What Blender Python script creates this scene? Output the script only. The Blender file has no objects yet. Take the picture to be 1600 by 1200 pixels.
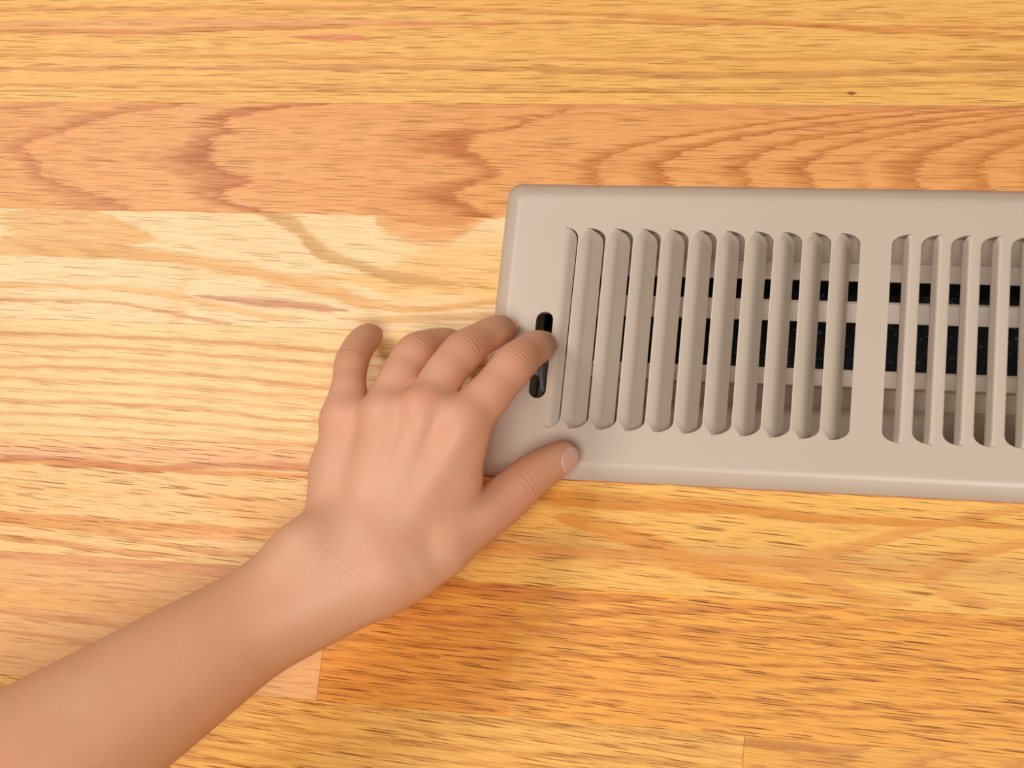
import bpy, bmesh, math, random
import numpy as np
from mathutils import Vector, Matrix
from mathutils.geometry import tessellate_polygon

# ------------------------------------------------------------------ camera, world, lights, exposure
C = bpy.context.scene.collection
SC = bpy.context.scene
S = 0.001                                     # all the sizes below are in millimetres
RV = np.array([-0.2809, -0.2341, -0.0728])    # camera orientation (rotation vector, world -> camera)
CAM = np.array([106.637, -368.466, 810.816])
FPX = 3003.7                                  # focal length for a 1600 px wide frame


def rotm(r):
    th = np.linalg.norm(r)
    k = r / th
    K = np.array([[0, -k[2], k[1]], [k[2], 0, -k[0]], [-k[1], k[0], 0]])
    return np.eye(3) + math.sin(th) * K + (1 - math.cos(th)) * K @ K


RW = rotm(RV)
cd = bpy.data.cameras.new('camera')
cam = bpy.data.objects.new('camera', cd)
C.objects.link(cam)
M4 = Matrix([list(map(float, RW.T[i])) for i in range(3)]).to_4x4()
M4.translation = Vector([float(v) * S for v in CAM])
cam.matrix_world = M4
cd.sensor_width = 36
cd.lens = FPX / 1600 * 36
cd.clip_start = 0.01
SC.camera = cam


def at(px, py, z=0.0):
    """the point of the level z (mm above the floor) that the photograph shows at a pixel"""
    w = RW.T @ np.array([px - 800, -(py - 600), -FPX])
    t = (z - CAM[2]) / w[2]
    return CAM + t * w


def mm_per_px(p):
    return float(-(RW @ (np.asarray(p) - CAM))[2]) / FPX


w = bpy.data.worlds.new('world')
SC.world = w
w.use_nodes = True
w.node_tree.nodes['Background'].inputs[0].default_value = (1.0, 0.97, 0.93, 1)
w.node_tree.nodes['Background'].inputs[1].default_value = 0.08


def area(name, loc, target, size, power, col):
    ld = bpy.data.lights.new(name, 'AREA')
    ld.shape = 'RECTANGLE'
    ld.size, ld.size_y = size
    ld.energy = power
    ld.color = col
    o = bpy.data.objects.new(name, ld)
    C.objects.link(o)
    o.location = loc
    o.rotation_euler = (Vector(target) - Vector(loc)).to_track_quat('-Z', 'Y').to_euler()
    return o


# daylight from a window up and to the left, and the softer room lamp behind the photographer
area('window_light', (-0.88, 0.30, 1.30), (0, -0.1, 0), (0.5, 0.5), 9.0, (1.0, 0.97, 0.94))
area('ceiling_bounce', (0.22, -0.95, 2.1), (0.08, -0.2, 0), (0.9, 0.8), 36.5, (1.0, 0.96, 0.91))

SC.view_settings.view_transform = 'Standard'
SC.view_settings.look = 'None'
SC.view_settings.gamma = 1
SC.view_settings.use_curve_mapping = False
SC.view_settings.exposure = 0.0


# ------------------------------------------------------------------ helpers
def lin(r, g, b):
    return tuple(((c / 255) / 12.92 if c / 255 <= 0.04045 else ((c / 255 + 0.055) / 1.055) ** 2.4) for c in (r, g, b)) + (1,)


def obj(name, verts, faces, mat, parent=None, smooth=False, scale=S):
    me = bpy.data.meshes.new(name)
    me.from_pydata([tuple(float(c) * scale for c in v) for v in verts], [], [tuple(f) for f in faces])
    me.validate()
    me.update()
    if smooth:
        me.polygons.foreach_set('use_smooth', [True] * len(me.polygons))
    me.materials.append(mat)
    o = bpy.data.objects.new(name, me)
    C.objects.link(o)
    if parent:
        o.parent = parent
    return o


class Nodes:
    def __init__(self, name):
        self.m = bpy.data.materials.new(name)
        self.m.use_nodes = True
        self.t = self.m.node_tree
        self.b = self.t.nodes['Principled BSDF']

    def n(self, kind, **kw):
        nd = self.t.nodes.new(kind)
        for k, v in kw.items():
            setattr(nd, k, v)
        return nd

    def put(self, sock, v):
        if hasattr(v, 'links'):
            self.t.links.new(v, sock)
        elif v is not None:
            sock.default_value = v

    def math(self, op, a, b=None, c=None, clamp=False):
        nd = self.n('ShaderNodeMath', operation=op, use_clamp=clamp)
        for i, v in enumerate((a, b, c)):
            self.put(nd.inputs[i], v)
        return nd.outputs[0]

    def vec(self, x, y, z=0.0):
        nd = self.n('ShaderNodeCombineXYZ')
        for i, v in enumerate((x, y, z)):
            self.put(nd.inputs[i], v)
        return nd.outputs[0]

    def noise(self, v, scale=1.0, detail=2.0, rough=0.5):
        nd = self.n('ShaderNodeTexNoise')
        self.put(nd.inputs['Vector'], v)
        nd.inputs['Scale'].default_value = scale
        nd.inputs['Detail'].default_value = detail
        nd.inputs['Roughness'].default_value = rough
        return nd.outputs[0]

    def ramp(self, f, stops):
        nd = self.n('ShaderNodeValToRGB')
        el = nd.color_ramp.elements
        while len(el) < len(stops):
            el.new(0.5)
        for e, (p, v) in zip(el, stops):
            e.position = p
            e.color = (v, v, v, 1) if not hasattr(v, '__len__') else v
        self.put(nd.inputs[0], f)
        return nd.outputs[0]

    def mix(self, f, a, b, kind='MIX'):
        nd = self.n('ShaderNodeMix', data_type='RGBA', blend_type=kind)
        self.put(nd.inputs[0], f)
        self.put(nd.inputs[6], a)
        self.put(nd.inputs[7], b)
        return nd.outputs[2]

    def curve(self, f, pts):
        """pts inside 0..1 x 0..1"""
        nd = self.n('ShaderNodeFloatCurve')
        cm = nd.mapping
        cm.use_clip = False
        cm.extend = 'HORIZONTAL'
        cv = cm.curves[0]
        pts = sorted(pts)
        while len(cv.points) < len(pts):
            cv.points.new(0.5, 0.5)
        for p, (x, y) in zip(cv.points, pts):
            p.location = (x, y)
            p.handle_type = 'AUTO_CLAMPED'
        cm.update()
        self.put(nd.inputs['Value'], f)
        return nd.outputs[0]

    def bump(self, h, strength, dist):
        nd = self.n('ShaderNodeBump')
        nd.inputs['Strength'].default_value = strength
        nd.inputs['Distance'].default_value = dist
        self.put(nd.inputs['Height'], h)
        self.t.links.new(nd.outputs[0], self.b.inputs['Normal'])
        return nd.outputs[0]


# ------------------------------------------------------------------ oak boards
BW = 57.15                                    # width of a board
XA, XB = -420.0, 420.0                        # range covered by the grain curves


def oak(name, row, light, layers=(), pores=0.75, tilt=0.0, streak=0.35, deep=None, seed=0.0, pore_col=(150, 84, 26), cut=0.575, fuzz=0.75, dens=0.26):
    """light: board colour; layers: latewood figures traced on the board surface
       along: a band that follows the board, pts = centre line, w = [(px, half width px)]
       across: an end of a growth ring, pts = its sharp edge, w = length of the fade to the left (mm)"""
    k = Nodes(name)
    tc = k.n('ShaderNodeTexCoord')
    sp = k.n('ShaderNodeSeparateXYZ')
    k.t.links.new(tc.outputs['Object'], sp.inputs[0])
    X = k.math('MULTIPLY', sp.outputs[0], 1000.0)
    Y = k.math('MULTIPLY', sp.outputs[1], 1000.0)
    Yt = k.math('MULTIPLY_ADD', X, tilt, Y)
    # fibre noises
    wob = k.noise(k.vec(k.math('DIVIDE', X, 40.0), k.math('DIVIDE', Yt, 9.0), seed), 1, 2)
    Yw = k.math('MULTIPLY_ADD', k.math('SUBTRACT', wob, 0.5), 2.4, Yt)
    fib = k.noise(k.vec(k.math('DIVIDE', X, 17.0), k.math('DIVIDE', Yt, 1.15), seed + 3), 1, 2, 0.6)
    fibc = k.math('SUBTRACT', fib, 0.5)
    wide = k.noise(k.vec(k.math('DIVIDE', X, 130.0), k.math('DIVIDE', Yw, 5.5), seed + 5), 1, 3, 0.6)
    big = k.noise(k.vec(k.math('DIVIDE', X, 110.0), k.math('DIVIDE', Y, 40.0), seed + 9), 1, 2)
    ym, yM = -(row + 1) * BW - 4, -row * BW + 4
    u01 = k.math('DIVIDE', k.math('SUBTRACT', X, XA), XB - XA, clamp=True)
    v01 = k.math('DIVIDE', k.math('SUBTRACT', Y, ym), yM - ym, clamp=True)
    L = np.array(light)
    D = np.array(deep if deep is not None else (L[0] * 0.93, L[1] * 0.84, L[2] * 0.66))
    col = k.mix(k.math('MULTIPLY', k.ramp(wide, [(0.40, 0.0), (0.66, 1.0)]), streak), lin(*L), lin(*D))
    tone = k.ramp(big, [(0.3, 0.0), (0.7, 1.0)])
    col = k.mix(k.math('MULTIPLY', tone, 0.25), col, lin(*(D * 0.5 + L * 0.5)))
    for ly in layers:
        pts = [at(*p)[:2] for p in ly['pts']]
        jag = ly.get('jag')
        if ly['kind'] == 'along':
            g = k.curve(u01, [((p[0] - XA) / (XB - XA), (p[1] - ym) / (yM - ym)) for p in pts])
            g = k.math('MULTIPLY_ADD', g, yM - ym, ym)
            dw = []
            for px, hw in ly['w']:
                j = min(range(len(ly['pts'])), key=lambda i: abs(ly['pts'][i][0] - px))
                dw.append(((at(px, ly['pts'][j][1])[0] - XA) / (XB - XA), hw * 0.29 / 20))
            hw = k.math('MULTIPLY_ADD', k.curve(u01, dw), 20.0, 0.02) if len(dw) > 1 else dw[0][1] * 20
            d = k.math('SUBTRACT', Y, g)
            d = k.math('MULTIPLY_ADD', fibc, 3.0 if jag is None else jag, d)
            d = k.math('MULTIPLY_ADD', k.math('SUBTRACT', wob, 0.5), ly.get('wob', 2.0), d)
            pos = k.math('MULTIPLY_ADD', k.math('DIVIDE', d, hw), 0.5, 0.5, clamp=True)
            m = k.ramp(pos, ly.get('ramp', [(0.0, 0.0), (0.22, 1.0), (0.75, 0.8), (1.0, 0.0)]))
            m = k.math('MULTIPLY', m, k.math('MULTIPLY_ADD', hw, 2.5, -0.12, clamp=True))
        else:
            g = k.curve(v01, [((p[1] - ym) / (yM - ym), (p[0] - XA) / (XB - XA)) for p in pts])
            g = k.math('MULTIPLY_ADD', g, XB - XA, XA)
            d = k.math('SUBTRACT', X, g)
            d = k.math('MULTIPLY_ADD', fibc, 30.0 if jag is None else jag, d)
            if isinstance(ly['w'], (list, tuple)):
                W = k.math('MULTIPLY', k.curve(v01, [((at(px, py)[1] - ym) / (yM - ym), ww / 80.0) for (px, py, ww) in ly['w']]), 80.0)
            else:
                W = ly['w']
            pos = k.math('ADD', k.math('DIVIDE', d, W), 1.0, clamp=True)
            m = k.ramp(pos, ly.get('ramp', [(0.0, 0.0), (0.45, 0.55), (0.9, 1.0), (1.0, 0.0)]))
            if hasattr(W, 'links'):
                m = k.math('MULTIPLY', m, k.math('MULTIPLY_ADD', W, 0.25, -0.6, clamp=True))
        m = k.math('MULTIPLY', m, k.math('MULTIPLY_ADD', fibc, ly.get('fib', 1.0), 1.0, clamp=True))
        if 'span' in ly:                       # only between two stations of the board
            a, b, soft = ly['span']
            a, b = at(a, ly['pts'][0][1])[0], at(b, ly['pts'][0][1])[0]
            m = k.math('MULTIPLY', m, k.math('DIVIDE', k.math('SUBTRACT', X, a), soft, clamp=True))
            m = k.math('MULTIPLY', m, k.math('DIVIDE', k.math('SUBTRACT', b, X), soft, clamp=True))
        col = k.mix(k.math('MULTIPLY', m, ly.get('amt', 0.85)), col, lin(*ly['col']))
    # open pores: short dark dashes along the fibre
    pn = k.noise(k.vec(k.math('DIVIDE', X, 14.0), k.math('DIVIDE', Yt, 0.44), seed + 11), 1, 0.4, 0.5)
    pm = k.ramp(pn, [(cut, 0.0), (cut + 0.055, 1.0)])
    clus = k.noise(k.vec(k.math('DIVIDE', X, 60.0), k.math('DIVIDE', Yw, 3.2), seed + 17), 1, 1.5)
    pm = k.math('MULTIPLY', pm, k.ramp(clus, [(0.36, 0.2), (0.6, 0.5)]))
    vo = k.n('ShaderNodeTexVoronoi', voronoi_dimensions='2D', feature='F1')
    vo.inputs['Scale'].default_value = 1.0
    Ys = k.math('MULTIPLY_ADD', X, 0.012, Yt)
    lane = k.noise(k.vec(seed, k.math('DIVIDE', Ys, 1.3), 0.5), 1, 1.0)
    k.put(vo.inputs['Vector'], k.vec(k.math('DIVIDE', k.math('MULTIPLY_ADD', lane, 110.0, X), 26.0), k.math('DIVIDE', k.math('MULTIPLY_ADD', fibc, 0.35, Ys), 0.72)))
    cs = k.n('ShaderNodeSeparateColor')
    k.t.links.new(vo.outputs['Color'], cs.inputs[0])
    there = k.ramp(cs.outputs[0], [(1.0 - dens, 0.0), (1.0 - dens * 0.45, 1.0)])
    rad = k.math('MULTIPLY_ADD', cs.outputs[1], 0.22, 0.22)
    dash = k.math('MULTIPLY', k.math('SUBTRACT', 1.0, k.math('DIVIDE', vo.outputs['Distance'], rad)), 2.6, clamp=True)
    pm = k.math('MAXIMUM', pm, k.math('MULTIPLY', dash, there))
    col = k.mix(k.math('MULTIPLY', pm, pores), col, lin(*pore_col))
    fine = k.ramp(fib, [(0.30, (1.06, 1.06, 1.06, 1)), (0.52, (1.0, 0.97, 0.93, 1)), (0.72, (0.93, 0.84, 0.70, 1))])
    col = k.mix(fuzz, col, fine, 'MULTIPLY')
    k.put(k.b.inputs['Base Color'], col)
    k.b.inputs['Roughness'].default_value = 0.42
    k.b.inputs['Specular IOR Level'].default_value = 0.35
    k.b.inputs['Coat Weight'].default_value = 0.08
    k.b.inputs['Coat Roughness'].default_value = 0.28
    k.bump(k.math('SUBTRACT', 1.0, pm), 0.25, 0.0002)
    return k.m


def along(pts, w, col, amt=0.85, **kw):
    if not isinstance(w, list):
        x0, x1 = pts[0][0], pts[-1][0]
        w = [(x0 - 40, 0), (x0, w * 0.6), (x0 + (x1 - x0) * 0.3, w), (x0 + (x1 - x0) * 0.7, w), (x1, w * 0.5), (x1 + 40, 0)]
    return dict(kind='along', pts=pts, w=w, col=col, amt=amt, **kw)


def across(pts, w, col, amt=0.85, **kw):
    return dict(kind='across', pts=pts, w=w, col=col, amt=amt, **kw)


TAN = (226, 160, 84)
RUST = (205, 122, 68)
ORNG = (232, 150, 70)
long_w = lambda h: [(-200, h), (1800, h)]
stripe = lambda n, lo, hi, a=0.35: [(0.0, 0.0)] + [(0.03 + 0.94 * (i + f) / n, v) for i in range(n) for f, v in ((0.0, 0.0), (a, lo + (hi - lo) * ((i * 37 % 11) / 10)), (0.6, 0.0))][:28] + [(1.0, 0.0)]

rows_mat = {}
rows_mat[-1] = [oak('oak_straight', -1, (255, 197, 112), [
    along([(0, 49), (200, 49), (400, 43), (800, 36), (1600, 44)], [(-200, 7), (400, 7), (600, 3), (1800, 3)], (222, 140, 78), 0.9),
    along([(0, 38), (400, 33), (700, 36)], 9, (238, 160, 108), 0.7),
    along([(0, 86), (400, 88), (800, 93), (1600, 90)], [(-200, 5), (1000, 4), (1800, 7)], (230, 156, 84), 0.8),
    along([(0, 108), (500, 105), (900, 110), (1100, 118), (1600, 105)], [(-200, 4), (600, 6), (1100, 8), (1600, 10)], (214, 146, 82), 0.8),
    along([(0, 132), (400, 134), (900, 140), (1600, 128)], [(-200, 5), (1000, 5), (1800, 4)], (226, 158, 86), 0.8),
    along([(0, 15), (500, 12), (1000, 25), (1600, 60)], [(-200, 5), (1800, 6)], (226, 146, 72), 0.75),
    along([(470, 57), (540, 57), (575, 60)], 5, (226, 110, 100), 0.75),
    along([(510, 107), (560, 111)], 4, (214, 120, 96), 0.6),
    along([(800, 150), (1600, 150)], 8, (250, 186, 92), 0.5),
    along([(1325, 145), (1337, 146)], [(1322, 0), (1331, 4), (1340, 0)], (110, 50, 20), 0.9, jag=0.2, wob=0),
], dens=0.4, pores=0.75, seed=1.3, deep=(240, 160, 68))]

arc = [(1650, 165), (1480, 176), (1340, 190), (1225, 206), (1120, 225), (1060, 245), (1040, 262), (1044, 278), (1055, 300), (1070, 330)]
sh = lambda dx, s=1.0: [(1040 + dx + (x - 1040) * s, y) for x, y in arc]
B0 = (205, 128, 72)
rows_mat[0] = [oak('oak_cathedral', 0, (245, 174, 104), [
    across([(300, 164), (205, 177), (150, 190), (105, 205), (48, 222), (36, 232), (58, 246), (66, 262), (72, 276), (105, 288), (150, 302), (190, 316), (215, 330)],
           [(0, 164, 34), (0, 200, 26), (0, 232, 14), (0, 270, 16), (0, 300, 30), (0, 330, 40)], (206, 122, 64), 0.95, jag=26),
    across([(520, 163), (420, 172), (370, 183), (350, 196), (372, 206), (335, 217), (346, 232), (332, 246), (352, 262), (398, 284), (356, 298), (352, 308), (392, 322), (430, 332)],
           [(0, 163, 30), (0, 190, 18), (0, 215, 18), (0, 230, 34), (0, 262, 42), (0, 285, 36), (0, 300, 22), (0, 332, 24)], (194, 106, 46), 1.0, jag=30),
    across([(900, 168), (850, 185), (810, 200), (745, 212), (740, 232), (766, 255), (778, 272), (740, 290), (716, 306), (735, 318), (770, 336)],
           [(0, 166, 5), (0, 190, 8), (0, 203, 46), (0, 225, 48), (0, 245, 16), (0, 265, 18), (0, 290, 34), (0, 310, 32), (0, 336, 40)], (198, 112, 46), 0.95, jag=32),
    across(sh(-105), 14, (204, 120, 54), 0.9, jag=22), across(sh(0), 17, (196, 112, 48), 0.95, jag=22),
    across(sh(128, 0.95), 16, (202, 120, 54), 0.9, jag=22), across(sh(225, 0.9), 13, (202, 122, 58), 0.9, jag=20),
    across(sh(310, 0.85), 9, (220, 146, 82), 0.6, jag=18), across(sh(395, 0.8), 18, (200, 122, 60), 0.9, jag=20),
    across(sh(500, 0.75), 16, (204, 124, 60), 0.85, jag=20), across(sh(600, 0.75), 15, (204, 124, 60), 0.85, jag=20),
    along([(0, 168), (60, 165), (100, 160)], 6, (206, 134, 80), 0.7),
    along([(700, 168), (900, 166), (1600, 170)], [(600, 0), (800, 3), (1800, 5)], (214, 140, 92), 0.6),
], cut=0.58, fuzz=0.6, dens=0.5, pores=0.7, seed=4.1, tilt=0.0, deep=(238, 152, 76), streak=0.3)]

rows_mat[1] = [oak('oak_pale', 1, (255, 219, 164), [
    along([(-100, 420), (300, 430), (560, 440), (700, 420), (800, 420)], [(200, 0), (520, 8), (650, 55), (820, 70)], (250, 190, 104), 0.75, wob=8),
    across([(150, 322), (165, 335), (185, 342), (215, 352), (235, 362), (246, 374), (215, 384), (260, 396), (300, 406)],
           [(0, 322, 10), (0, 342, 70), (0, 375, 80), (0, 395, 80), (0, 402, 1)], (239, 178, 100), 0.95, jag=30, ramp=[(0, 0), (0.02, 0.75), (0.7, 0.9), (0.97, 1), (1, 0)]),
    along([(0, 388), (120, 392), (240, 397), (330, 411), (450, 438), (520, 456), (590, 477), (640, 483), (700, 480), (780, 468)],
          [(-200, 12), (150, 14), (300, 13), (420, 15), (520, 15), (600, 9), (780, 6), (900, 0)], (238, 178, 100), 0.95, jag=3),
    along([(380, 318), (420, 333), (460, 352), (485, 378), (510, 398), (560, 415), (600, 428), (640, 438), (720, 444)],
          [(370, 0), (400, 12), (440, 18), (490, 20), (520, 15), (580, 12), (630, 14), (680, 8), (740, 3), (780, 0)], (216, 162, 92), 0.95, jag=7),
    along([(560, 330), (600, 330), (640, 330), (680, 330), (720, 330), (780, 330)], [(580, 0), (590, 22), (610, 42), (640, 56), (680, 62), (715, 52), (745, 30), (775, 8), (790, 0)], (240, 160, 80), 0.95, jag=9, wob=4,
          ramp=[(0, 0), (0.12, 0.85), (0.3, 0.8), (0.5, 1), (1, 1)]),
    along([(640, 342), (700, 345), (750, 338)], 12, (222, 138, 72), 0.7, jag=7),
    along([(300, 461), (360, 467), (420, 473), (480, 478), (535, 486)], [(290, 0), (340, 5), (420, 9), (490, 8), (530, 3), (550, 0)], (206, 134, 92), 0.9),
    along([(0, 446), (150, 448), (230, 455), (330, 476), (420, 497)], [(-200, 6), (200, 7), (330, 8), (430, 7), (480, 0)], (244, 184, 112), 0.9),
    along([(0, 467), (140, 471), (230, 482), (300, 497), (350, 505)], [(-200, 4), (200, 4), (310, 4), (380, 0)], (222, 154, 90), 0.9),
    along([(560, 500), (700, 497), (800, 493)], 8, (226, 164, 90), 0.7),
], cut=0.595, fuzz=0.55, pores=0.7, tilt=0.025, seed=7.7, streak=0.15, pore_col=(176, 116, 60), deep=(252, 200, 130))]

rows_mat[2] = [oak('oak_tight', 2, (255, 216, 152), [
    along([(-100, 575), (0, 579), (130, 583), (260, 590), (520, 612), (800, 640)], long_w(104), (222, 152, 74), 1.0, jag=3.2, wob=4.0, ramp=stripe(10, 0.5, 1.0)),
    along([(0, 682), (300, 690), (800, 700)], 5, (232, 160, 98), 0.8),
], cut=0.60, fuzz=0.55, pores=0.7, tilt=0.04, seed=2.9, streak=0.25, pore_col=(186, 124, 62))]

YV = (252, 188, 88)
rows_mat[3] = [oak('oak_pale_pink', 3, (252, 207, 148), [
    along([(840, 840), (1100, 860), (1600, 900)], [(500, 0), (780, 60), (900, 140), (1700, 140)], YV, 0.9, wob=1, ramp=[(0, 1), (1, 1)]),
    along([(0, 703), (240, 708), (480, 712)], [(-200, 15), (300, 16), (600, 14)], (246, 180, 128), 0.8),
    along([(-20, 721), (60, 716), (130, 721), (230, 732), (300, 727), (360, 727), (480, 729), (700, 737)],
          [(-200, 6), (60, 7), (230, 9), (320, 7), (480, 9), (800, 6)], (210, 128, 78), 0.95, jag=2, wob=1),
    along([(-100, 793), (0, 810), (100, 823), (180, 834), (300, 858), (400, 868), (480, 873)], [(-200, 5), (100, 6), (300, 6), (480, 5), (540, 0)], (230, 160, 86), 0.9, jag=2),
    along([(0, 838), (90, 848), (180, 862), (260, 868)], [(-200, 5), (120, 6), (240, 5), (300, 0)], (226, 152, 82), 0.85),
    along([(310, 786), (360, 790), (420, 800), (500, 812), (620, 835)], [(308, 0), (325, 10), (360, 20), (420, 30), (500, 34), (700, 20)], (232, 172, 98), 0.85, jag=8, wob=3),
    along([(760, 760), (880, 778), (1000, 786), (1150, 795), (1320, 812), (1500, 818)], [(700, 6), (900, 16), (1080, 12), (1300, 9), (1600, 5)], (222, 138, 50), 0.85, jag=4),
    along([(880, 808), (950, 828), (1010, 848), (1080, 878), (1150, 900), (1260, 922), (1390, 945)], [(860, 0), (940, 20), (1050, 22), (1150, 15), (1300, 10), (1420, 0)], (232, 146, 50), 0.8, jag=5),
    along([(1255, 880), (1300, 866), (1360, 848), (1440, 826), (1530, 806), (1640, 790)], [(1235, 0), (1265, 22), (1310, 14), (1440, 9), (1640, 7)], (232, 156, 76), 0.8, jag=4),
    along([(1255, 884), (1290, 906), (1340, 924), (1400, 944)], [(1240, 0), (1265, 20), (1330, 10), (1410, 5), (1430, 0)], (234, 158, 80), 0.75, jag=4),
    along([(1450, 894), (1490, 876), (1560, 856), (1660, 838)], [(1440, 0), (1465, 20), (1540, 11), (1680, 9)], (232, 156, 76), 0.8, jag=4),
    along([(1455, 905), (1480, 924), (1530, 944)], [(1440, 0), (1465, 18), (1560, 3)], (234, 158, 80), 0.7, jag=4),
], dens=0.36, cut=0.61, fuzz=0.45, pores=1.0, tilt=0.035, seed=11.2, streak=0.15, deep=(250, 196, 124))]

rows_mat[4] = [oak('oak_rosy', 4, (243, 184, 120), [
    along([(0, 862), (150, 878), (300, 888), (450, 905)], [(-200, 14), (200, 12), (500, 16)], (226, 152, 96), 0.7),
    along([(0, 930), (200, 950), (400, 968)], [(-200, 22), (300, 18), (500, 10)], (244, 176, 98), 0.7),
    along([(-50, 950), (0, 956), (120, 970), (300, 1000)], 6, (222, 148, 84), 0.8),
    along([(0, 985), (100, 998), (300, 1030)], 5, (222, 148, 84), 0.8),
], pores=0.7, tilt=0.02, seed=6.5, deep=(238, 166, 100), pore_col=(168, 96, 54)),
    oak('oak_deep', 4, (243, 162, 66), [
        along([(1000, 1010), (1300, 1010), (1600, 1030)], [(800, 0), (1100, 60), (1300, 140), (1700, 160)], (252, 178, 78), 0.85, ramp=[(0, 1), (1, 1)]),
        along([(560, 905), (720, 916), (900, 934), (1025, 934)], [(500, 14), (760, 14), (920, 9), (1030, 3), (1050, 0)], (220, 134, 58), 0.85, jag=3),
        along([(600, 945), (800, 962), (950, 958), (1100, 952), (1260, 950), (1330, 946)], [(500, 8), (820, 9), (1000, 8), (1300, 6), (1400, 0)], (222, 138, 60), 0.8, jag=3),
        along([(700, 975), (850, 986), (1060, 984), (1250, 985), (1400, 974), (1600, 974)], [(600, 8), (900, 8), (1100, 7), (1350, 8), (1640, 9)], (228, 144, 64), 0.75, jag=3),
        along([(520, 1020), (800, 1040), (1100, 1060), (1600, 1075)], long_w(75), (212, 126, 44), 0.95, jag=4.5, wob=4, ramp=stripe(8, 0.3, 1.0)),
    ], dens=0.62, cut=0.595, fuzz=0.55, pores=1.0, tilt=0.03, seed=13.4, deep=(230, 140, 46), pore_col=(138, 64, 10))]

rows_mat[5] = [oak('oak_yellow', 5, (252, 192, 98), [
    along([(200, 1128), (400, 1150), (700, 1185), (900, 1200), (1160, 1225)], long_w(100), (214, 142, 66), 0.9, jag=5.5, wob=5, ramp=stripe(9, 0.5, 1.0)),
], dens=0.6, cut=0.595, fuzz=0.55, pores=1.0, tilt=0.05, seed=17.0, pore_col=(152, 76, 14), deep=(240, 170, 72)),
    oak('oak_brown_end', 5, (248, 180, 84), [
        along([(1150, 1158), (1240, 1166), (1300, 1172)], 8, (196, 120, 58), 0.85),
        across([(1375, 1158), (1362, 1168), (1345, 1178), (1336, 1190), (1345, 1205), (1380, 1230)], 26, (206, 134, 66), 0.85, jag=22),
        across([(1600, 1170), (1520, 1178), (1470, 1188), (1450, 1200), (1470, 1220)], 16, (208, 134, 66), 0.8, jag=22),
        across([(1720, 1175), (1640, 1184), (1600, 1195), (1620, 1220)], 14, (206, 130, 66), 0.8, jag=22),
    ], cut=0.59, fuzz=0.55, pores=0.9, tilt=0.02, seed=19.0)]

plain = [oak('oak_plain_' + 'abc'[i], 0, c, [], pores=0.8, tilt=0.02 * (i - 1), seed=23.0 + i, streak=0.7)
         for i, c in enumerate([(250, 198, 126), (243, 180, 110), (252, 206, 140)])]

# ------------------------------------------------------------------ floor: sub-floor sheet and single boards
HX0, HX1, HY0, HY1 = -104.0, 219.0, -3 * BW, -BW   # the duct opening in the floor
FX0, FX1 = -1500.0, 1600.0
sub = Nodes('subfloor_plywood')
sub.b.inputs['Base Color'].default_value = lin(120, 92, 60)
sub.b.inputs['Roughness'].default_value = 0.8


def slab_with_hole(x0, x1, y0, y1, hx0, hx1, hy0, hy1, z0, z1):
    o = [(x0, y0), (x1, y0), (x1, y1), (x0, y1)]
    h = [(hx0, hy0), (hx1, hy0), (hx1, hy1), (hx0, hy1)]
    v = [(*p, z1) for p in o] + [(*p, z1) for p in h] + [(*p, z0) for p in o] + [(*p, z0) for p in h]
    f = []
    for i in range(4):
        j = (i + 1) % 4
        f += [(i, j, 4 + j, 4 + i), (8 + j, 8 + i, 12 + i, 12 + j), (j, i, 8 + i, 8 + j), (4 + i, 4 + j, 12 + j, 12 + i)]
    return v, f


floor = obj('floor', *slab_with_hole(FX0, FX1, -28 * BW, 28 * BW, HX0, HX1, HY0, HY1, -38, -19.05), sub.m)
floor['kind'] = 'structure'


def plank(x0, x1, row, mat):
    y1, y0 = -row * BW - 0.03, -(row + 1) * BW + 0.03
    x0 += 0.06
    x1 -= 0.06
    b = 0.10
    v = []
    for z, i in ((-19.0, 0), (-b, 0), (0, b)):
        v += [(x0 + i, y0 + i, z), (x1 - i, y0 + i, z), (x1 - i, y1 - i, z), (x0 + i, y1 - i, z)]
    f = [(3, 2, 1, 0), (8, 9, 10, 11)]
    for a in (0, 4):
        for i in range(4):
            j = (i + 1) % 4
            f.append((a + i, a + j, a + 4 + j, a + 4 + i))
    return obj('plank', v, f, mat, floor)


random.seed(5)
J4, J5 = at(500, 1050)[0], at(1162, 1170)[0]
for r in range(-28, 28):
    if r in (1, 2):
        plank(FX0, HX0, r, rows_mat[r][0])
        plank(HX1, FX1, r, plain[r % 3])
    elif r in (4, 5):
        j = (J4, J5)[r - 4]
        plank(FX0, j, r, rows_mat[r][0])
        plank(j, FX1, r, rows_mat[r][1])
    elif r in (-1, 0, 3):
        plank(FX0, -450, r, plain[(r + 2) % 3])
        plank(-450, 420, r, rows_mat[r][0])
        plank(420, FX1, r, plain[(r + 1) % 3])
    else:
        cut = random.uniform(-500, 600)
        plank(FX0, cut, r, plain[r % 3])
        plank(cut, FX1, r, plain[(r + 1) % 3])

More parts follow.
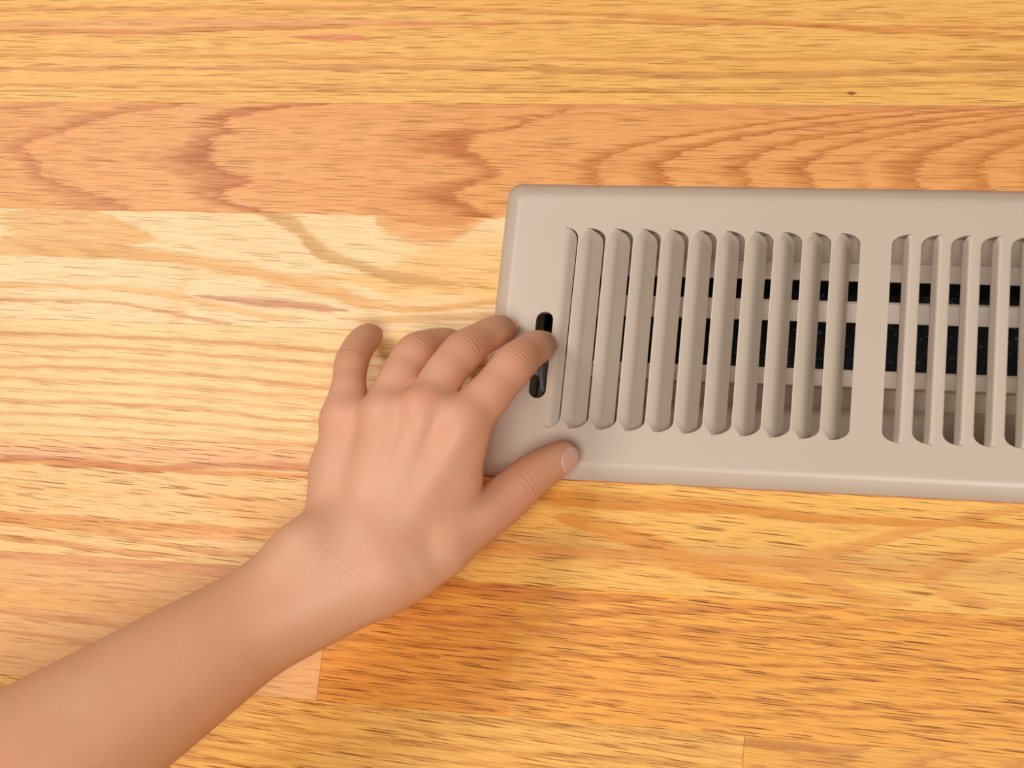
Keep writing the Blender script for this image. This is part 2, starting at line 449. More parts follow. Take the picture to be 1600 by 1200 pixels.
# ------------------------------------------------------------------ the duct under the opening
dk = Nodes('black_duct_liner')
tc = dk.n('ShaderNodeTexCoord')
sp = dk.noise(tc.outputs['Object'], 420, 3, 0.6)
dk.put(dk.b.inputs['Base Color'], dk.ramp(sp, [(0.5, lin(6, 7, 10)), (0.62, lin(24, 30, 42)), (0.70, lin(120, 140, 170))]))  # pale blue specks: glints of light on the ductwork, painted into its colour
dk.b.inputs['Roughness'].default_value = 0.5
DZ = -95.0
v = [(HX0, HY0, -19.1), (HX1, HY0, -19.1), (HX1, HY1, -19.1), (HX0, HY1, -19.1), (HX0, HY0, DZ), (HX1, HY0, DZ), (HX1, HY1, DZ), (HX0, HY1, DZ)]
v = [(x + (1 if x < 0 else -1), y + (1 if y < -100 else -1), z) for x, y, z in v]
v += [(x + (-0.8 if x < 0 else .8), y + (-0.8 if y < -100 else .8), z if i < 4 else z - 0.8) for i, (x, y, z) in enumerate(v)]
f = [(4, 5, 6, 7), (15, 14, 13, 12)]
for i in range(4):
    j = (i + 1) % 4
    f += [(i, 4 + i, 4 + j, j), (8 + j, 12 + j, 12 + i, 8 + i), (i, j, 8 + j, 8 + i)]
duct = obj('duct_box_1', v, f, dk.m)
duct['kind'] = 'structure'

# ------------------------------------------------------------------ floor register
tan_ = Nodes('tan_enamel')
tc = tan_.n('ShaderNodeTexCoord')
tn = tan_.noise(tc.outputs['Object'], 900, 2)
tan_.put(tan_.b.inputs['Base Color'], tan_.ramp(tan_.noise(tc.outputs['Object'], 25, 2), [(0.3, lin(205, 186, 166)), (0.7, lin(209, 188, 168))]))
tan_.b.inputs['Roughness'].default_value = 0.40
tan_.b.inputs['Specular IOR Level'].default_value = 0.5
tan_.bump(tn, 0.06, 0.0002)
steel = Nodes('galvanised_steel')
steel.b.inputs['Base Color'].default_value = lin(150, 150, 150)
steel.b.inputs['Metallic'].default_value = 0.7
steel.b.inputs['Roughness'].default_value = 0.4

PX0, PX1, PY0, PY1, ZF = -112.24, 227.9, -180.42, -40.81, 5.0
PITCH, R0 = 12.693, -75.89
XC = (PX0 + PX1) / 2
reg = bpy.data.objects.new('floor_register', None)
C.objects.link(reg)
reg.location = (XC * S, (PY0 + PY1) / 2 * S, 0)
reg['label'] = 'tan enamelled metal floor register with two banks of louvers set in the oak floor'
reg['category'] = 'floor vent'
bpy.context.view_layer.update()
OFF = np.array([XC, (PY0 + PY1) / 2, 0])


def rpart(name, v, f, mat, parent=None, smooth=False):
    v = [tuple(np.asarray(p, float) - OFF) for p in v]
    return obj(name, v, f, mat, parent or reg, smooth)


def rrect(x0, x1, y0, y1, r, n=7):
    out = []
    for cx, cy, a0 in ((x1 - r, y1 - r, 0), (x0 + r, y1 - r, 90), (x0 + r, y0 + r, 180), (x1 - r, y0 + r, 270)):
        for i in range(n + 1):
            a = math.radians(a0 + 90 * i / n)
            out.append((cx + r * math.cos(a), cy + r * math.sin(a)))
    return out


yt, yb = at(1420, 366, ZF)[1], at(1300, 688, ZF)[1]       # apex lines of the slots
TW, RY, NS = 8.3, 5.0, 11                                  # tongue width, corner height, slots in a bank


def bank_outline(mirror):
    up, dn = [], []
    for i in range(NS):
        R = R0 + i * PITCH
        Lf = R - PITCH if i else R - 6.6
        tw = TW if i else 6.0
        A = R - tw
        if i:
            up.append((Lf, yt - RY))
            dn.append((Lf, yb + RY))
        else:
            up.append((Lf + 0.1, yt - RY * 1.2))
            dn.append((Lf + 0.1, yb + RY * 1.2))
        for q in range(7):
            a = math.radians(90 * q / 6)
            up.append((A + tw * math.sin(a), yt - RY + RY * math.cos(a)))
            dn.append((A + tw * math.sin(a), yb + RY - RY * math.cos(a)))
        up.pop()
        dn.pop()
    R = R0 + (NS - 1) * PITCH
    up.append((R, yt - RY))
    dn.append((R, yb + RY))
    o = up + dn[::-1]
    if mirror:
        o = [(2 * XC - x, y) for x, y in o][::-1]
    return o


lv0, lv1 = at(851.5, 487, ZF), at(839, 622, ZF)
lcx = (lv0[0] + lv1[0]) / 2
lever_hole = rrect(lcx - 3.9, lcx + 3.9, lv1[1], lv0[1], 3.85)
holes = [bank_outline(False), bank_outline(True), lever_hole]
TH = 0.9
verts, faces = [], []
rim = [(0.0, 0.15), (0.15, 0.9), (3.6, 3.2), (5.0, 4.15), (6.0, 4.62), (7.0, 4.9), (8.2, ZF)]
prev = None
for ins, z in rim:
    lo = rrect(PX0 + ins, PX1 - ins, PY0 + ins, PY1 - ins, max(6.5 - ins * 0.55, 1.5))
    b = len(verts)
    verts += [(x, y, z) for x, y in lo]
    n = len(lo)
    if prev is not None:
        for i in range(n):
            j = (i + 1) % n
            faces.append((prev + i, prev + j, b + j, b + i))
    prev = b
inner = [verts[prev + i][:2] for i in range(n)]
polys = [[Vector((x, y, 0)) for x, y in inner]] + [[Vector((x, y, 0)) for x, y in h] for h in holes]
flat = list(range(prev, prev + n))
for h in holes:
    b = len(verts)
    verts += [(x, y, ZF) for x, y in h]
    flat += list(range(b, b + len(h)))
for t in tessellate_polygon(polys):
    a, b_, c = (flat[i] for i in t)
    p, q, r_ = (np.array(verts[i][:2]) for i in (a, b_, c))
    cr = (q[0] - p[0]) * (r_[1] - p[1]) - (q[1] - p[1]) * (r_[0] - p[0])
    if abs(cr) < 1e-9:
        continue
    faces.append((a, b_, c) if cr > 0 else (a, c, b_))
n_top = len(faces)
for h in holes:                                # walls of the cut-outs and a rolled-under inner lip
    b = len(verts)
    verts += [(x, y, ZF) for x, y in h] + [(x, y, ZF - TH) for x, y in h]
    m_ = len(h)
    for i in range(m_):
        j = (i + 1) % m_
        faces.append((b + i, b + j, b + m_ + j, b + m_ + i))
plate = rpart('face_plate', verts, faces, tan_.m, smooth=False)
for i, p in enumerate(plate.data.polygons):
    p.use_smooth = i < n_top


def louver(i, mirror):
    """one lanced strip: level with the plate at its outer edge, bent down at the other"""
    R = R0 + i * PITCH
    W, tw = (PITCH, TW) if i else (6.6, 6.0)   # the first strip stops short of the lever slot
    Lf = R - W
    ang = math.radians((43 + 1.9 * i + 0.12 * i * i) if not mirror else 68 - 0.25 * (10 - i) ** 1.6)
    flat_w = W - tw
    start = flat_w - ((0.3 if mirror else 1.5) if i else 0.1)
    prof = [0.0, min(0.3, start * 0.3), min(0.7, start * 0.6), start]
    ss = [start + (W - start) * q / 11 for q in range(1, 12)]
    NY = 30
    cols = prof + ss
    ymid, half = (yt + yb) / 2, (yt - yb) / 2
    vs, fs = [], []
    rr = 1.6 if mirror else 3.8
    tilt0 = 0.0 if mirror or not i else 0.30
    top = []
    for s in cols:
        if s <= flat_w:
            e = half - RY * (1 - s / flat_w) if i else half - RY * 1.2 * (1 - s / flat_w) * 0.9
        else:
            e = half - RY + RY * math.sqrt(max(0.0, 1 - ((s - flat_w) / tw) ** 2)) - 0.25
        e = max(e, half - RY)
        line = []
        for q in range(NY + 1):
            tt = -math.cos(math.pi * q / NY)
            y = e * (0.35 * tt + 0.65 * math.copysign(abs(tt) ** 0.9, tt))
            # how far the bend has developed at this distance from the end
            dd = (half - abs(y)) / 5.0
            d0 = max(0.0, min(1.0, (half - RY * max(0.0, 1 - s / flat_w) - abs(y)) / 2.6))
            bl = max(0.0, min(1.0, dd))
            bl = bl * bl * (3 - 2 * bl)
            if s > flat_w:
                g = min(1.0, (s - flat_w) / 3.0)
                bl = bl * (1 - g) + (0.78 + 0.22 * bl) * g
            th = ang * bl
            d = max(0.0, s - start)
            arc_l = rr * th
            if th > 1e-4 and d > 0:
                if d < arc_l:
                    x, z = start + rr * math.sin(d / rr), -rr * (1 - math.cos(d / rr))
                else:
                    x = start + rr * math.sin(th) + (d - arc_l) * math.cos(th)
                    z = -rr * (1 - math.cos(th)) - (d - arc_l) * math.sin(th)
            else:
                x, z = s, (-0.32 * max(0.0, 1 - s / 0.7) ** 2 if i else 0.0)
            z -= tilt0 * min(s, flat_w + 2) * d0 * d0 * (3 - 2 * d0)
            line.append((x, y, z))
        top.append(line)
    n_c = len(cols)
    idx = lambda a, q, lay: lay * n_c * (NY + 1) + a * (NY + 1) + q
    for lay in (0, 1):
        for a in range(n_c):
            for q in range(NY + 1):
                x, y, z = top[a][q]
                if lay:                        # sheet thickness, along the local normal
                    a0, a1 = max(0, a - 1), min(n_c - 1, a + 1)
                    dx, dz = top[a1][q][0] - top[a0][q][0], top[a1][q][2] - top[a0][q][2]
                    l_ = math.hypot(dx, dz) or 1
                    x, z = x + dz / l_ * TH, z - dx / l_ * TH
                X = Lf + x
                if mirror:
                    X = 2 * XC - X
                vs.append((X, ymid + y, ZF + z - 0.01))
    quad = lambda a, b, c, d: fs.append((a, b, c, d) if not mirror else (d, c, b, a))
    for a in range(n_c - 1):
        for q in range(NY):
            quad(idx(a, q, 0), idx(a + 1, q, 0), idx(a + 1, q + 1, 0), idx(a, q + 1, 0))
            quad(idx(a, q + 1, 1), idx(a + 1, q + 1, 1), idx(a + 1, q, 1), idx(a, q, 1))
        quad(idx(a, 0, 1), idx(a + 1, 0, 1), idx(a + 1, 0, 0), idx(a, 0, 0))
        quad(idx(a, NY, 0), idx(a + 1, NY, 0), idx(a + 1, NY, 1), idx(a, NY, 1))
    for q in range(NY):
        quad(idx(0, q + 1, 0), idx(0, q + 1, 1), idx(0, q, 1), idx(0, q, 0))
        quad(idx(n_c - 1, q, 0), idx(n_c - 1, q, 1), idx(n_c - 1, q + 1, 1), idx(n_c - 1, q + 1, 0))
    o = rpart('louver', vs, fs, tan_.m, smooth=True)
    bm = bmesh.new()
    bm.from_mesh(o.data)
    for e in bm.edges:
        if len(e.link_faces) == 2 and e.calc_face_angle(0) > 0.7:
            e.smooth = False
    bm.to_mesh(o.data)
    bm.free()
    return o


for i in range(NS):
    louver(i, False)
for i in range(NS):
    louver(i, True)


def prism(name, prof, x0, x1, mat, parent=None):
    """a bent strip: profile (y, z) pulled along x"""
    n_ = len(prof)
    v = [(x0, y, z) for y, z in prof] + [(x1, y, z) for y, z in prof]
    f = [tuple(range(n_))[::-1], tuple(range(n_, 2 * n_))]
    for i in range(n_):
        j = (i + 1) % n_
        f.append((i, j, n_ + j, n_ + i))
    return rpart(name, v, f, mat, parent)


# housing: sheet metal box that hangs in the opening
BX0, BX1, BY0, BY1, BZ = -102.0, 217.5, -169.5, -59.0, -52.0
hv, hf = [], []
for z in (ZF - 1.2, BZ):
    for o_ in (0, 0.8):
        hv += [(BX0 + o_, BY0 + o_, z), (BX1 - o_, BY0 + o_, z), (BX1 - o_, BY1 - o_, z), (BX0 + o_, BY1 - o_, z)]
for i in range(4):
    j = (i + 1) % 4
    hf += [(i, j, 8 + j, 8 + i)[::-1], (4 + i, 4 + j, 12 + j, 12 + i), (i, 4 + i, 4 + j, j)[::-1], (8 + i, 8 + j, 12 + j, 12 + i)]
rpart('housing', hv, hf, tan_.m)


def yz(py, z, px=1400):
    return at(px, py, z)[1]


ZB = -24.0
# back flange with its lip, middle bar, front bar and the folded front damper
prism('damper_blade', [(BY1 - 1, ZB + 14), (yz(414, ZB), ZB + 0.5), (yz(414, ZB), ZB - 0.5), (BY1 - 1, ZB + 13)], BX0 + 2, BX1 - 2, tan_.m)
prism('damper_bar', [(yz(415, ZB), ZB + 1.5), (yz(441, ZB), ZB), (yz(441, ZB), ZB - 1), (yz(415, ZB), ZB + .5)], BX0 + 2, BX1 - 2, tan_.m)
prism('damper_bar', [(yz(473, ZB + 3), ZB + 3), (yz(477, ZB + 3), ZB + 3.4), (yz(506, ZB), ZB), (yz(506, ZB), ZB - 1), (yz(477, ZB + 2), ZB + 2)], BX0 + 2, BX1 - 2, tan_.m)
prism('damper_bar', [(yz(581, ZB + 3), ZB + 3), (yz(585, ZB + 3), ZB + 3.4), (yz(607, ZB), ZB), (yz(607, ZB), ZB - 1), (yz(585, ZB + 2), ZB + 2)], BX0 + 2, BX1 - 2, tan_.m)
prism('damper_blade', [(yz(606, ZB), ZB - 0.6), (yz(612, ZB - 26), ZB - 26), (yz(640, ZB - 24), ZB - 24), (BY0 + 1.2, ZB + 10), (BY0 + 1.2, ZB + 8.5), (yz(640, ZB - 25), ZB - 25), (yz(612, ZB - 27), ZB - 27), (yz(606, ZB), ZB - 1.6)], BX0 + 2, BX1 - 2, tan_.m)
# lever tab in its slot
lv = [(842.5, 560, 3.5), (847.5, 612, -7.0)]
la, lb = at(*lv[0]), at(*lv[1])
lq = []
for q, hw in ((la, 1.3), (lb, 0.7)):
    lq += [(q[0] - hw, q[1], q[2]), (q[0] + hw, q[1], q[2]), (q[0] + hw, q[1] + 1.0, q[2] - 14), (q[0] - hw, q[1] + 1.0, q[2] - 14)]
rpart('lever', lq, [(0, 1, 2, 3), (7, 6, 5, 4), (0, 4, 5, 1), (1, 5, 6, 2), (2, 6, 7, 3), (3, 7, 4, 0)], steel.m)


# ------------------------------------------------------------------ the arm and hand: one continuous skin
def smin(a, b, k):
    h = np.clip(0.5 + 0.5 * (b - a) / k, 0, 1)
    return b + (a - b) * h - k * h * (1 - h)


def cone(P, a, b, ra, rb):
    ba = b - a
    t = np.clip(((P - a) @ ba) / (ba @ ba), 0, 1)
    return np.linalg.norm(P - a - t[:, None] * ba, axis=1) - (ra + (rb - ra) * t)


def spline(pts, n=4):
    q = [pts[0]] + list(pts) + [pts[-1]]
    out = []
    for i in range(1, len(q) - 2):
        a, b, c, d = (np.append(q[j][0], q[j][1]) for j in (i - 1, i, i + 1, i + 2))
        for t in np.arange(n) / n:
            v = 0.5 * (2 * b + (c - a) * t + (2 * a - 5 * b + 4 * c - d) * t * t + (3 * b - a - 3 * c + d) * t ** 3)
            out.append((v[:3], v[3]))
    return out + [pts[-1]]


def sweep(P, pts, reach=26.0):
    """distance to a finely divided chain, worked out only near it"""
    c = np.array([p for p, r in pts])
    pad = max(r for p, r in pts) + reach
    near = ((P > c.min(0) - pad) & (P < c.max(0) + pad)).all(1)
    out = np.full(len(P), reach)
    if near.any():
        q = P[near]
        d = np.full(len(q), reach)
        for (a, ra), (b, rb) in zip(pts[:-1], pts[1:]):
            d = np.minimum(d, cone(q, a, b, ra, rb))
        out[near] = d
    return out


def chain(P, pts, k):
    d = None
    for (a, ra), (b, rb) in zip(pts[:-1], pts[1:]):
        c = cone(P, a, b, ra, rb)
        d = c if d is None else smin(d, c, k)
    return d


def J(*spec):
    out = []
    for px, py, z, r in spec:
        p = at(px, py, z)
        out.append((p, r * mm_per_px(p)))
    return out


INDEX = J((722, 662, 58, 38), (757, 625, 55.5, 36), (780, 598, 52, 33.5), (802, 571, 48, 33.5), (822, 553, 38, 29), (838, 543, 28, 27), (847, 540, 17, 23), (850, 541, 11, 19))
MIDDLE = J((660, 645, 61, 37), (690, 592, 56.5, 34), (705, 570, 53.5, 32), (724, 549, 49, 32.5), (748, 532, 39, 27.5), (770, 520, 29, 26), (784, 514, 19, 22), (791, 513, 12, 19))
RING = J((601, 650, 59, 37), (620, 600, 55.5, 33), (632, 575, 51.5, 31), (648, 552, 47, 31), (670, 541, 36, 27), (692, 537, 26, 25), (706, 537, 17, 22), (712, 540, 11, 18))
PINKY = J((541, 658, 51, 38), (544, 615, 50, 30), (546, 592, 47, 26.5), (549, 568, 42, 27), (558, 547, 34, 25), (568, 533, 25, 24), (577, 526, 16, 21), (581, 525, 10, 17))
THUMB = J((690, 862, 48, 38), (745, 815, 39, 38), (782, 786, 32, 37.5), (813, 758, 28, 35), (836, 739, 24, 33), (862, 722, 19, 29), (879, 712, 15.5, 24.5))
META = [J((610, 888, 56, 34), (716, 668, 59, 36)), J((582, 880, 60, 34), (657, 656, 62, 37)),
        J((550, 868, 60, 34), (600, 660, 60, 37)), J((522, 855, 56, 35), (541, 660, 52, 38))]
HEEL = [J((692, 800, 46, 50), (708, 750, 50, 43), (722, 690, 55, 40)), J((520, 842, 50, 43), (526, 735, 46, 43)), J((610, 890, 40, 42), (690, 720, 42, 34)), J((560, 850, 38, 44), (600, 700, 42, 38))]
THENAR = J((602, 912, 54, 38), (650, 888, 52, 40), (690, 862, 48, 38))
ARM_C = [(575, 878, 58, 80, 24), (517, 904, 59, 92, 24), (455, 940, 62, 91, 22), (379, 985, 67, 90, 18), (289, 1044, 75, 103, 18), (172, 1122, 86, 119, 20), (40, 1204, 99, 134, 22), (-140, 1310, 118, 150, 24)]
ARM1, ARM2 = [], []
for i, (x, y, z, h, e) in enumerate(ARM_C):
    nx, ny = 0.53, 0.85
    ARM1 += J((x - nx * e, y - ny * e, z, h - e))
    ARM2 += J((x + nx * e, y + ny * e, z, h - e))
KNUCK = [(*J((722, 654, 63.6, 28))[0], 8), (*J((662, 632, 66.6, 26))[0], 8), (*J((604, 645, 64, 25))[0], 8), (*J((545, 655, 56, 26))[0], 8)]
TENDON = [J((590, 840, 64, 9), (655, 660, 69.6, 9)), J((625, 820, 62, 8), (712, 680, 66, 8)), J((565, 830, 64, 7), (602, 670, 66.6, 7))]
ULNA = J((480, 866, 66, 58), (470, 870, 66, 56))


FINGERS = [spline(f_, 6) for f_ in (INDEX, MIDDLE, RING, PINKY)]
THUMB_S = spline(THUMB, 6)
ARM1_S, ARM2_S = spline(ARM1, 8), spline(ARM2, 8)


def sdf(P):
    hand = None
    for m_ in META:
        c = chain(P, m_, 4)
        hand = c if hand is None else smin(hand, c, 9)
    for h_ in HEEL:
        hand = smin(hand, chain(P, h_, 4), 9)
    for p, r, k in KNUCK:
        hand = smin(hand, np.linalg.norm(P - p, axis=1) - r, k)
    for t in TENDON:
        hand = smin(hand, chain(P, t, 3), 9)
    arm = smin(sweep(P, ARM1_S), sweep(P, ARM2_S), 12)
    arm = smin(arm, chain(P, ULNA, 3), 8)
    hand = smin(hand, chain(P, THENAR, 6), 10)
    body = smin(hand, arm, 12)
    fing = None
    for f_ in FINGERS:
        c = sweep(P, f_)
        fing = c if fing is None else smin(fing, c, 1.6)
    body = smin(body, fing, 5.5)
    return smin(body, sweep(P, THUMB_S), 5.0)


def skin_mesh(step=1.2, blk=4):
    allp = np.array([p for ch in (INDEX, MIDDLE, RING, PINKY, THUMB, ARM1, ARM2) for p, r in ch])
    lo = allp.min(0) - 48
    lo[2] = max(lo[2], 0)
    n = (np.ceil((allp.max(0) + 48 - lo) / (step * blk)).astype(int)) * blk
    cs = step * blk
    nc = n // blk
    gi = np.stack(np.meshgrid(*[np.arange(k_) for k_ in nc], indexing='ij'), -1).reshape(-1, 3)
    dc = sdf(lo + (gi + 0.5) * cs)
    act = np.abs(dc) < cs * 1.05 + 4.0
    V = np.repeat(np.repeat(np.repeat(np.where(dc < 0, -9.0, 9.0).reshape(nc), blk, 0), blk, 1), blk, 2)
    sub_ = np.stack(np.meshgrid(*[np.arange(blk)] * 3, indexing='ij'), -1).reshape(-1, 3)
    fi = (gi[act][:, None, :] * blk + sub_[None]).reshape(-1, 3)
    V[fi[:, 0], fi[:, 1], fi[:, 2]] = sdf(lo + fi * step)
    ins = V < 0
    cnt = sum(ins[a:n[0] - 1 + a, b:n[1] - 1 + b, c:n[2] - 1 + c].astype(np.int8) for a in (0, 1) for b in (0, 1) for c in (0, 1))
    cells = np.argwhere((cnt > 0) & (cnt < 8))
    acc = np.zeros((len(cells), 3))
    num = np.zeros(len(cells))
    for ax in range(3):
        o1, o2 = [(1, 2), (0, 2), (0, 1)][ax]
        for a in (0, 1):
            for b in (0, 1):
                s_ = cells.copy()
                s_[:, o1] += a
                s_[:, o2] += b
                e_ = s_.copy()
                e_[:, ax] += 1
                va, vb = V[tuple(s_.T)], V[tuple(e_.T)]
                m_ = (va < 0) != (vb < 0)
                t = np.where(m_, va / np.where(m_, va - vb, 1), 0)
                p = s_.astype(float)
                p[:, ax] += t
                acc[m_] += p[m_]
                num[m_] += 1
    P = lo + acc / num[:, None] * step
    ident = -np.ones(V.shape, int)
    ident[tuple(cells.T)] = np.arange(len(cells))
    quads = []
    for ax in range(3):
        o1, o2 = [(1, 2), (2, 0), (0, 1)][ax]
        sl0 = [slice(1, -1)] * 3
        sl0[ax] = slice(0, -1)
        sl1 = [slice(1, -1)] * 3
        sl1[ax] = slice(1, None)
        a_, b_ = ins[tuple(sl0)], ins[tuple(sl1)]
        w_ = np.argwhere(a_ != b_)
        fl = b_[tuple(w_.T)]
        base = w_ + np.array([0 if q == ax else 1 for q in range(3)])
        c4 = []
        for d1, d2 in ((-1, -1), (0, -1), (0, 0), (-1, 0)):
            cc = base.copy()
            cc[:, o1] += d1
            cc[:, o2] += d2
            c4.append(ident[tuple(cc.T)])
        q_ = np.stack(c4, 1)
        q_[fl] = q_[fl][:, ::-1]
        quads.append(q_)
    Q = np.concatenate(quads)
    Q = Q[(Q >= 0).all(1)]
    for _ in range(2):
        P = P - sdf(P)[:, None] * grad(P) * 0.9
    return P, Q


def grad(P, h=0.3):
    g = np.stack([sdf(P + np.eye(3)[i] * h) - sdf(P - np.eye(3)[i] * h) for i in range(3)], 1)
    return g / (np.linalg.norm(g, axis=1, keepdims=True) + 1e-9)


sk = Nodes('bare_skin')
tc = sk.n('ShaderNodeTexCoord')
at_b = sk.n('ShaderNodeAttribute', attribute_name='blush')
at_t = sk.n('ShaderNodeAttribute', attribute_name='tanned')
at_m = sk.n('ShaderNodeAttribute', attribute_name='fold_mask')
at_p = sk.n('ShaderNodeAttribute', attribute_name='fold_phase')
mot = sk.noise(tc.outputs['Object'], 55, 3, 0.6)
mot2 = sk.noise(tc.outputs['Object'], 28, 2, 0.5)
pal = sk.mix(at_t.outputs['Fac'], lin(227, 171, 137), lin(213, 155, 115))
col = sk.mix(sk.ramp(mot, [(0.42, 0.0), (0.68, 0.45)]), pal, lin(226, 154, 122))
col = sk.mix(sk.ramp(mot2, [(0.52, 0.0), (0.72, 0.38)]), col, lin(206, 172, 132))
col = sk.mix(sk.math('MULTIPLY', at_b.outputs['Fac'], 0.75), col, lin(222, 138, 112))
ph = sk.math('MULTIPLY_ADD', sk.math('SUBTRACT', sk.noise(tc.outputs['Object'], 260, 2), 0.5), 2.2, at_p.outputs['Fac'])
wr = sk.math('POWER', sk.math('ABSOLUTE', sk.math('COSINE', sk.math('MULTIPLY', ph, 1.35))), 9.0)
wr = sk.math('MULTIPLY', wr, at_m.outputs['Fac'])
col = sk.mix(sk.math('MULTIPLY', wr, 0.28), col, lin(170, 98, 76))
sk.put(sk.b.inputs['Base Color'], col)
sk.b.inputs['Roughness'].default_value = 0.5
sk.b.inputs['Specular IOR Level'].default_value = 0.35
sk.b.inputs['Subsurface Weight'].default_value = 0.12
sk.b.inputs['Subsurface Radius'].default_value = (1.0, 0.35, 0.2)
sk.b.inputs['Subsurface Scale'].default_value = 0.004
pore = sk.noise(tc.outputs['Object'], 900, 2, 0.6)
sk.bump(sk.math('MULTIPLY_ADD', wr, -0.55, sk.math('MULTIPLY', pore, 0.22)), 0.55, 0.0006)

person = bpy.data.objects.new('person', None)
C.objects.link(person)
person['label'] = 'bare left forearm and hand reaching from lower left, index finger on the register lever'
person['category'] = 'person'
PO = at(517, 904, 0)
person.location = tuple(PO * S)

P, Q = skin_mesh()
# even out the long surface of the forearm
E2 = np.concatenate([Q[:, [0, 1]], Q[:, [1, 2]], Q[:, [2, 3]], Q[:, [3, 0]]])
deg = np.bincount(E2.ravel(), minlength=len(P))[:, None] + 1e-9
f0, f1 = at(560, 885, 60), at(380, 985, 67)
wt = np.clip(((P - f0) @ (f1 - f0)) / ((f1 - f0) @ (f1 - f0)) * 1.6, 0, 1)[:, None]
for it in range(70):
    acc = np.stack([np.bincount(E2[:, 0], P[E2[:, 1], i], len(P)) + np.bincount(E2[:, 1], P[E2[:, 0], i], len(P)) for i in range(3)], 1) / deg
    P = P + (acc - P) * 0.6 * (wt if it > 1 else np.maximum(wt, 0.5))
arm = obj('arm', P - PO, Q.tolist(), sk.m, person, smooth=True)
P = np.array([v.co for v in arm.data.vertices]) / S + PO


def attr(name, vals):
    a = arm.data.attributes.new(name, 'FLOAT', 'POINT')
    a.data.foreach_set('value', np.asarray(vals, dtype=np.float32))


bl = np.zeros(len(P))
for px, py, z, s_, am in ((730, 645, 68, 11, .45), (655, 622, 70, 10, .4), (600, 632, 66, 9, .3), (545, 650, 58, 10, .4), (795, 560, 52, 9, .6), (720, 540, 54, 8, .45), (648, 545, 50, 8, .4), (549, 560, 46, 8, .5),
                          (755, 610, 55, 14, .5), (790, 790, 35, 14, .5), (835, 735, 28, 10, .45), (878, 700, 17, 8, .7), (855, 530, 14, 9, .6), (800, 508, 14, 9, .5), (585, 512, 14, 9, .6), (545, 590, 50, 12, .4), (500, 660, 48, 14, .4)):
    bl = np.maximum(bl, am * np.exp(-((P - at(px, py, z)) ** 2).sum(1) / (2 * s_ ** 2)))
attr('blush', bl)
ax0, ax1 = at(620, 850, 60), at(380, 985, 67)
d_ = (ax1 - ax0) / np.linalg.norm(ax1 - ax0)
attr('tanned', np.clip(((P - ax0) @ d_) / np.linalg.norm(ax1 - ax0) * 1.5 - 0.45, 0, 1))
fm, fp = np.zeros(len(P)), np.zeros(len(P))
NRM = grad(P)
for ch, i, s_ in ((INDEX, 3, 2.4), (MIDDLE, 3, 2.4), (RING, 3, 2.2), (PINKY, 3, 1.6), (INDEX, 5, 1.0), (THUMB, 3, 2.8)):
    c, r = ch[i]
    ax = ch[i + 1][0] - ch[i - 1][0]
    ax = ax / np.linalg.norm(ax)
    up = np.array([0.25, -0.25, 0.93]) if ch is not THUMB else np.array([0.5, -0.3, 0.8])
    up = up - ax * (up @ ax)
    up /= np.linalg.norm(up)
    al = (P - c) @ ax
    g = np.exp(-al ** 2 / (2 * s_ ** 2)) * np.clip((NRM @ up - 0.55) / 0.4, 0, 1) * (np.linalg.norm(P - c, axis=1) < r * 1.6)
    m_ = g > fm
    fm[m_] = g[m_]
    fp[m_] = al[m_]
c = at(536, 876, 74)                            # the skin folds across the back of the wrist
ax = at(600, 800, 72) - at(500, 930, 72)
ax /= np.linalg.norm(ax)
al = (P - c) @ ax
g = 0.35 * np.exp(-al ** 2 / (2 * 3.0 ** 2)) * np.exp(-((P - c) ** 2).sum(1) / (2 * 13.0 ** 2)) * np.clip((NRM[:, 2] - 0.5) / 0.3, 0, 1)
m_ = g > fm
fm[m_] = g[m_]
fp[m_] = al[m_] * 0.8
attr('fold_mask', fm)
attr('fold_phase', fp)

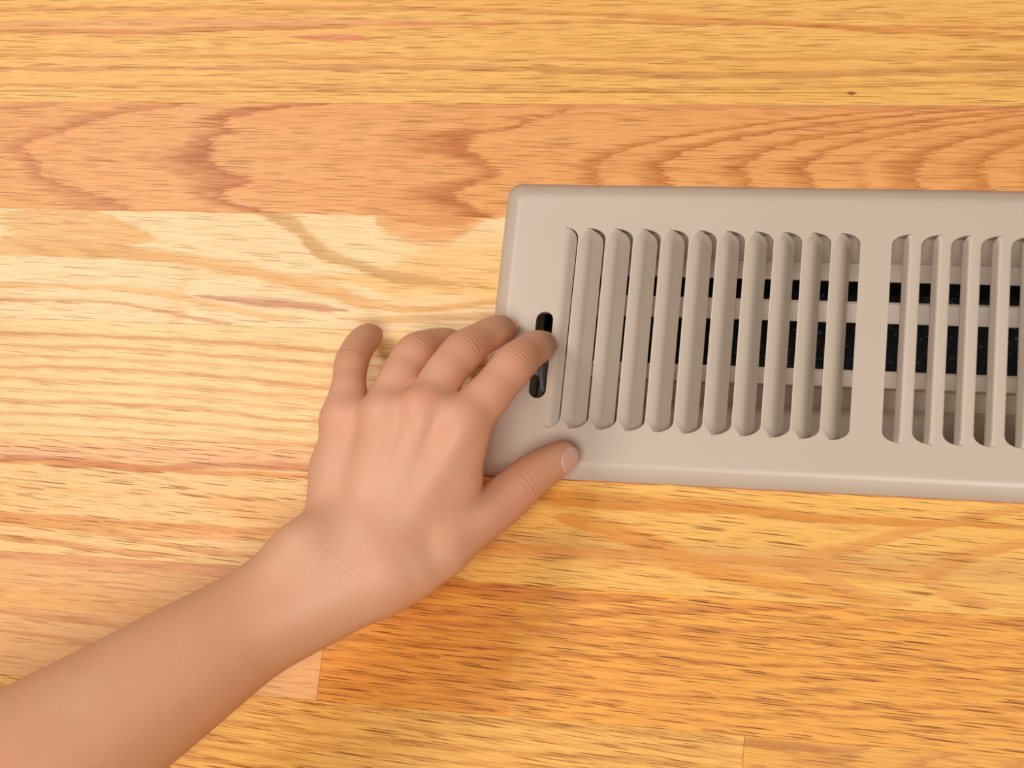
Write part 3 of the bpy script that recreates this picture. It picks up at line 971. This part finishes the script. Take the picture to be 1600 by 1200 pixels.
# fingernails, laid on the skin
nl = Nodes('fingernail')
nl.b.inputs['Base Color'].default_value = lin(232, 178, 160)
nl.b.inputs['Roughness'].default_value = 0.28
nl.b.inputs['Coat Weight'].default_value = 0.3


def nail(c, axis, nrm, hw, hl):
    axis = axis / np.linalg.norm(axis)
    nrm = nrm - axis * (nrm @ axis)
    nrm /= np.linalg.norm(nrm)
    bi = np.cross(nrm, axis)
    nu, nv = 12, 12
    pts = []
    for i in range(nu + 1):
        for j in range(nv + 1):
            u, v_ = -1 + 2 * i / nu, -1 + 2 * j / nv
            uu = u * (1 - 0.30 * abs(v_) ** 3)
            vv = v_ * (1 - 0.22 * abs(u) ** 2.5)
            pts.append(c + axis * vv * hl + bi * uu * hw + nrm * 9)
    pts = np.array(pts)
    for _ in range(40):
        d = sdf(pts) - 0.28
        pts = pts - nrm * np.clip(d, -1, 3)[:, None] * 0.7
    v = list(pts) + list(pts - nrm * 0.7)
    f = []
    w_ = nv + 1
    n0 = len(pts)
    for i in range(nu):
        for j in range(nv):
            q = (i * w_ + j, (i + 1) * w_ + j, (i + 1) * w_ + j + 1, i * w_ + j + 1)
            f += [q, tuple(n0 + t for t in q[::-1])]
    bnd = [i * w_ for i in range(nu + 1)] + [nu * w_ + j for j in range(1, w_)] + [i * w_ + nv for i in range(nu - 1, -1, -1)] + [j for j in range(nv - 1, 0, -1)]
    for a, b in zip(bnd, bnd[1:] + bnd[:1]):
        f.append((b, a, n0 + a, n0 + b))
    return obj('fingernail', [p - PO for p in v], f, nl.m, arm, smooth=True)


def tip(ch, up, hw, hl, back=0.0):
    c, r = ch[-1]
    c0 = ch[-2][0]
    ax = c - c0
    nail(c - ax / np.linalg.norm(ax) * back, ax, np.array(up, float), hw, hl)


nail(at(885, 718, 17), at(900, 702, 15) - at(868, 734, 20), np.array([0.75, -0.30, 0.85]), 5.0, 6.3)
tip(INDEX, (0.7, 0.6, 0.4), 4.5, 5.0, 1)
tip(MIDDLE, (0.55, 0.6, 0.55), 4.6, 5.6, 1.5)
tip(RING, (0.5, 0.8, 0.3), 4.2, 4.8, 1)
tip(PINKY, (0.45, 0.7, 0.5), 4.0, 4.8, 1.5)
